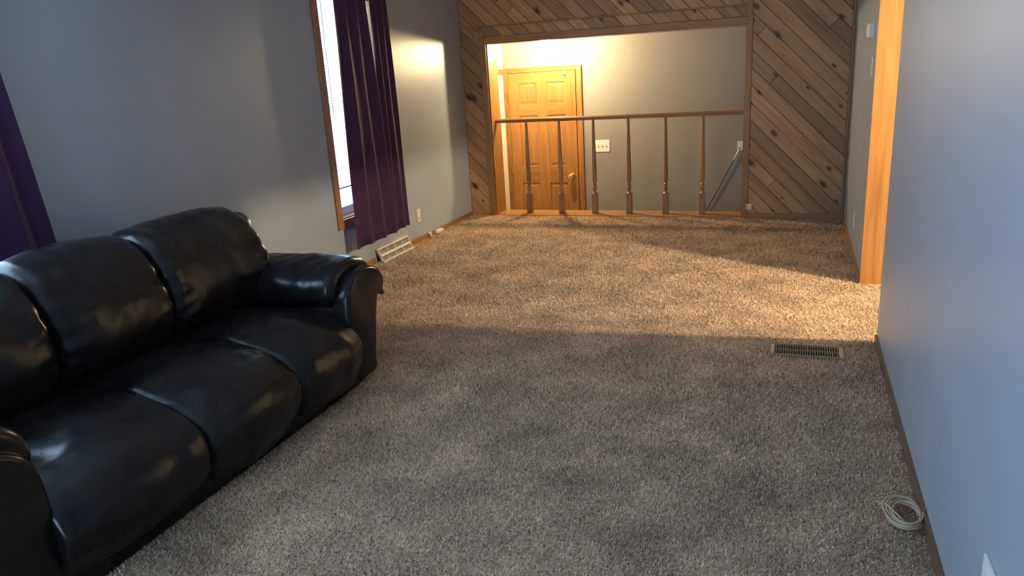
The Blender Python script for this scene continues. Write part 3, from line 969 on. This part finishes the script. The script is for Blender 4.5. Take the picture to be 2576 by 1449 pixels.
# entry wall: plate, plug and thin dark cord
r = plate('outlet', 'pale wall plate at the right end of the entry wall, cord hanging from it', 'outlet', '-y', YB, -0.625, -0.56, 0.545, 0.66, 'white')
r = thing('hanging_cord', 'thin dark cord slanting down from a white plug on the entry wall', 'cord')
MB().tube([(-0.60, YB - 0.02, 0.56), (-0.63, YB - 0.02, 0.51), (-0.665, YB - 0.018, 0.44)], 0.009, 10).build('plug', 'white', r, True)
MB().tube([(-0.592, YB - 0.018, 0.585), (-0.665, YB - 0.017, 0.44), (-0.80, YB - 0.014, 0.165), (-0.976, YB - 0.012, -0.178), (-1.2, YB - 0.012, FZ + 0.02)], 0.0045, 8).build('cord', 'black_cord', r, True)

# baseboard register under the curtain
v = thing('baseboard_vent', 'cream metal baseboard heat vent under the purple curtain', 'vent')
VY0, VY1 = 5.745, 6.325
def vx(z_):                       # sloping face: proud at the floor, close to the wall at the top
    return XL + 0.075 - 0.055 * (z_ / 0.125)
def slab(name, mat, y0, y1, z0, z1, d0=0.0, d1=0.006):
    vs = []
    for z_ in (z0, z1):
        for d in (d0, d1):
            for y in (y0, y1):
                vs.append((vx(z_) + d, y, z_))
    return MB().add(vs, [(0, 1, 3, 2), (4, 6, 7, 5), (0, 4, 5, 1), (2, 3, 7, 6), (0, 2, 6, 4), (1, 5, 7, 3)]).build(name, mat, v)
slab('back_panel', 'recess', VY0 + 0.006, VY1 - 0.006, 0.004, 0.122, -0.018, -0.014)
slab('top_rail', 'vent_metal', VY0, VY1, 0.115, 0.127)
slab('mid_rail', 'vent_metal', VY0, VY1, 0.055, 0.073, 0.0, 0.008)
slab('bottom_rail', 'vent_metal', VY0, VY1, 0.002, 0.017, 0.0, 0.016)
for y in (VY0, VY1 - 0.008):
    slab('end_rail', 'vent_metal', y, y + 0.008, 0.004, 0.125, -0.016, 0.005)
for i in (1, 2, 3):
    y = VY0 + (VY1 - VY0) * i / 4
    slab('divider', 'vent_metal', y - 0.003, y + 0.003, 0.073, 0.115)
    slab('divider', 'vent_metal', y - 0.035, y - 0.029, 0.017, 0.055)
MB().box(XL, vx(0.125) + 0.006, VY0, VY1, 0.125, 0.13).build('top_flange', 'vent_metal', v)
MB().lathe([(0.006, 0), (0.006, 0.012), (0.004, 0.014)], (vx(0.095), (VY0 + VY1) / 2 + 0.02, 0.094), 10, 'X').build('damper_knob', 'vent_metal', v)

# small plastic bits on the baseboard
p_ = thing('plug_block', 'small white plastic plug block lying along the oak baseboard', 'plug')
B('body', 'white', p_, XL + 0.014, XL + 0.05, 6.93, 7.07, 0.012, 0.045, b=0.005)
B('end_cap', 'ivory', p_, XL + 0.018, XL + 0.046, 7.07, 7.09, 0.014, 0.04, b=0.004)
c_ = thing('cable_clip', 'tiny white cable clip on the baseboard next to the plug block', 'clip')
B('clip_body', 'white', c_, XL + 0.013, XL + 0.03, 6.79, 6.83, 0.03, 0.056, b=0.004)
MB().tube([(XL + 0.028, 6.81, 0.045), (XL + 0.045, 6.80, 0.03), (XL + 0.045, 6.77, 0.018)], 0.006, 8).build('cable_end', 'white', c_, True)

# floor register
g = thing('floor_register', 'bronze floor heat register set in the carpet before the blue wall', 'vent')
gx0, gx1, gy0, gy1 = -0.075, 0.302, 4.103, 4.283
GZ = 0.012
mb = MB().box(gx0, gx1, gy0, gy0 + 0.016, 0.0, GZ + 0.005, b=0.002).box(gx0, gx1, gy1 - 0.016, gy1, 0.0, GZ + 0.005, b=0.002)
mb.build('frame_rail', 'register', g)
for x0, x1 in ((gx0, gx0 + 0.022), (gx1 - 0.022, gx1)):
    B('frame_end', 'register_end', g, x0, x1, gy0 + 0.016, gy1 - 0.016, 0.0, GZ + 0.005, b=0.002)
B('duct', 'dark', g, gx0 + 0.02, gx1 - 0.02, gy0 + 0.014, gy1 - 0.014, 0.0, 0.0015)
n_ = 26
for i in range(n_):
    x_ = gx0 + 0.03 + (gx1 - gx0 - 0.06) * i / (n_ - 1)
    B('louver', 'register', g, x_ - 0.0028, x_ + 0.0028, gy0 + 0.016, gy1 - 0.016, 0.001, GZ + 0.002)
B('centre_bar', 'register', g, gx0 + 0.022, gx1 - 0.022, (gy0 + gy1) / 2 - 0.004, (gy0 + gy1) / 2 + 0.004, 0.001, GZ + 0.004)

# coil of cable
co = thing('cable_coil', 'coil of thin beige cable on the carpet against the right baseboard', 'cable')
pts = []
NL = 8
for i in range(NL * 40 + 1):
    t = i / 40 * 2 * math.pi
    k = i / 40
    ra = 0.064 - 0.0062 * abs((k * 1.7) % 6 - 3) + 0.005 * math.sin(2.3 * k)
    ox, oy = 0.006 * math.sin(1.9 * k), 0.009 * math.sin(1.3 * k + 1)
    pts.append((0.418 + ox + ra * math.cos(t), 2.602 + oy + ra * 1.5 * math.sin(t), 0.022 + 0.003 * k + 0.004 * math.sin(t * 1.0 + k)))
tail = [(0.475, 2.61, 0.045), (0.488 - 0.004, 2.60, 0.07), (XR, 2.585, 0.085)]
MB().tube(pts + [(0.483 - 0.003, 2.615, 0.04)] + tail[1:], 0.0033, 8).build('loops', 'cable', co, True)
lead = [(0.425, 2.52, 0.03), (0.39, 2.57, 0.046), (0.365, 2.62, 0.046), (0.348, 2.645, 0.036), (0.340, 2.664, 0.03), (0.352, 2.69, 0.028), (0.385, 2.715, 0.026), (0.42, 2.715, 0.026), (0.452, 2.695, 0.026)]
MB().tube(lead, 0.0033, 8).build('loose_end', 'cable', co, True)

# ------------------------------------------------------------------ carpet pile
def pile():
    rng = np.random.default_rng(5)
    P, W, Ln = [], [], []
    def zone(x0, x1, y0, y1, sp, w, l):
        nx, ny = int((x1 - x0) / sp), int((y1 - y0) / sp)
        gx, gy = np.meshgrid(np.arange(nx), np.arange(ny))
        x = x0 + (gx.ravel() + rng.uniform(0, 1, nx * ny)) * sp
        y = y0 + (gy.ravel() + rng.uniform(0, 1, nx * ny)) * sp
        k = ~((x < -2.19) & (y < 3.42)) & ~((x > gx0 - 0.004) & (x < gx1 + 0.004) & (y > gy0 - 0.004) & (y < gy1 + 0.004))
        k &= (x < XR - 0.016) | ((y > KY0 + 0.025) & (y < KY1 - 0.025))
        k &= (x > XL + 0.016)
        x, y = x[k], y[k]
        P.append(np.stack([x, y], 1)); W.append(np.full(len(x), w)); Ln.append(np.full(len(x), l))
    zone(-2.4, XR, 1.2, 3.0, 0.0066, 0.0038, 0.017)
    zone(-2.9, XR, 3.0, 4.6, 0.0080, 0.0044, 0.018)
    zone(XL, XR + 0.15, 4.6, 5.9, 0.0100, 0.0054, 0.019)
    zone(XL, XR, 5.9, 7.965, 0.0125, 0.0066, 0.02)
    P = np.concatenate(P); W = np.concatenate(W); Ln = np.concatenate(Ln)
    n = len(P)
    # lay direction of the pile wanders over the floor
    ang = rng.uniform(0, 2 * np.pi, n)
    lean = rng.uniform(0.25, 1.15, n)
    hgt = Ln * rng.uniform(0.75, 1.1, n)
    tw = ang + np.pi / 2 + rng.uniform(-0.9, 0.9, n)
    d = np.stack([np.cos(ang), np.sin(ang), np.zeros(n)], 1)
    s = np.stack([np.cos(tw), np.sin(tw), rng.uniform(-0.35, 0.35, n)], 1)
    base = np.concatenate([P, np.full((n, 1), -0.003)], 1)
    zz = np.array([0, 0, 1.0])
    p1 = base + d * (hgt * np.sin(lean * 0.5) * 0.55)[:, None] + zz * (hgt * np.cos(lean * 0.5) * 0.6)[:, None]
    p2 = p1 + d * (hgt * np.sin(lean * 1.3) * 0.5)[:, None] + zz * (hgt * np.cos(lean * 1.3) * 0.42)[:, None]
    hw = (W * 0.5)[:, None]
    V = np.stack([base - s * hw, base + s * hw, p1 - s * hw * 1.1, p1 + s * hw * 1.1, p2 - s * hw * 0.6, p2 + s * hw * 0.6], 1).reshape(-1, 3)
    b = (np.arange(n) * 6)[:, None]
    F = np.concatenate([b + np.array([0, 1, 3, 2]), b + np.array([2, 3, 5, 4])], 1).reshape(-1, 4)
    me = bpy.data.meshes.new('carpet_pile')
    me.vertices.add(len(V)); me.vertices.foreach_set('co', V.ravel().astype(np.float32))
    me.loops.add(F.size); me.loops.foreach_set('vertex_index', F.ravel().astype(np.int32))
    me.polygons.add(len(F))
    me.polygons.foreach_set('loop_start', (np.arange(len(F)) * 4).astype(np.int32))
    me.polygons.foreach_set('use_smooth', np.ones(len(F), bool))
    me.update()
    tint = np.clip(rng.normal(0.56, 0.2, n), 0, 1)
    tint[rng.uniform(0, 1, n) < 0.08] *= 0.25
    at = me.attributes.new('tint', 'FLOAT', 'POINT')
    at.data.foreach_set('value', np.repeat(tint, 6).astype(np.float32))
    o = link('carpet_pile', me, 'pile')
    tag(o, 'speckled brown and beige frieze carpet covering the living room floor', 'carpet', None, 'stuff')
pile()
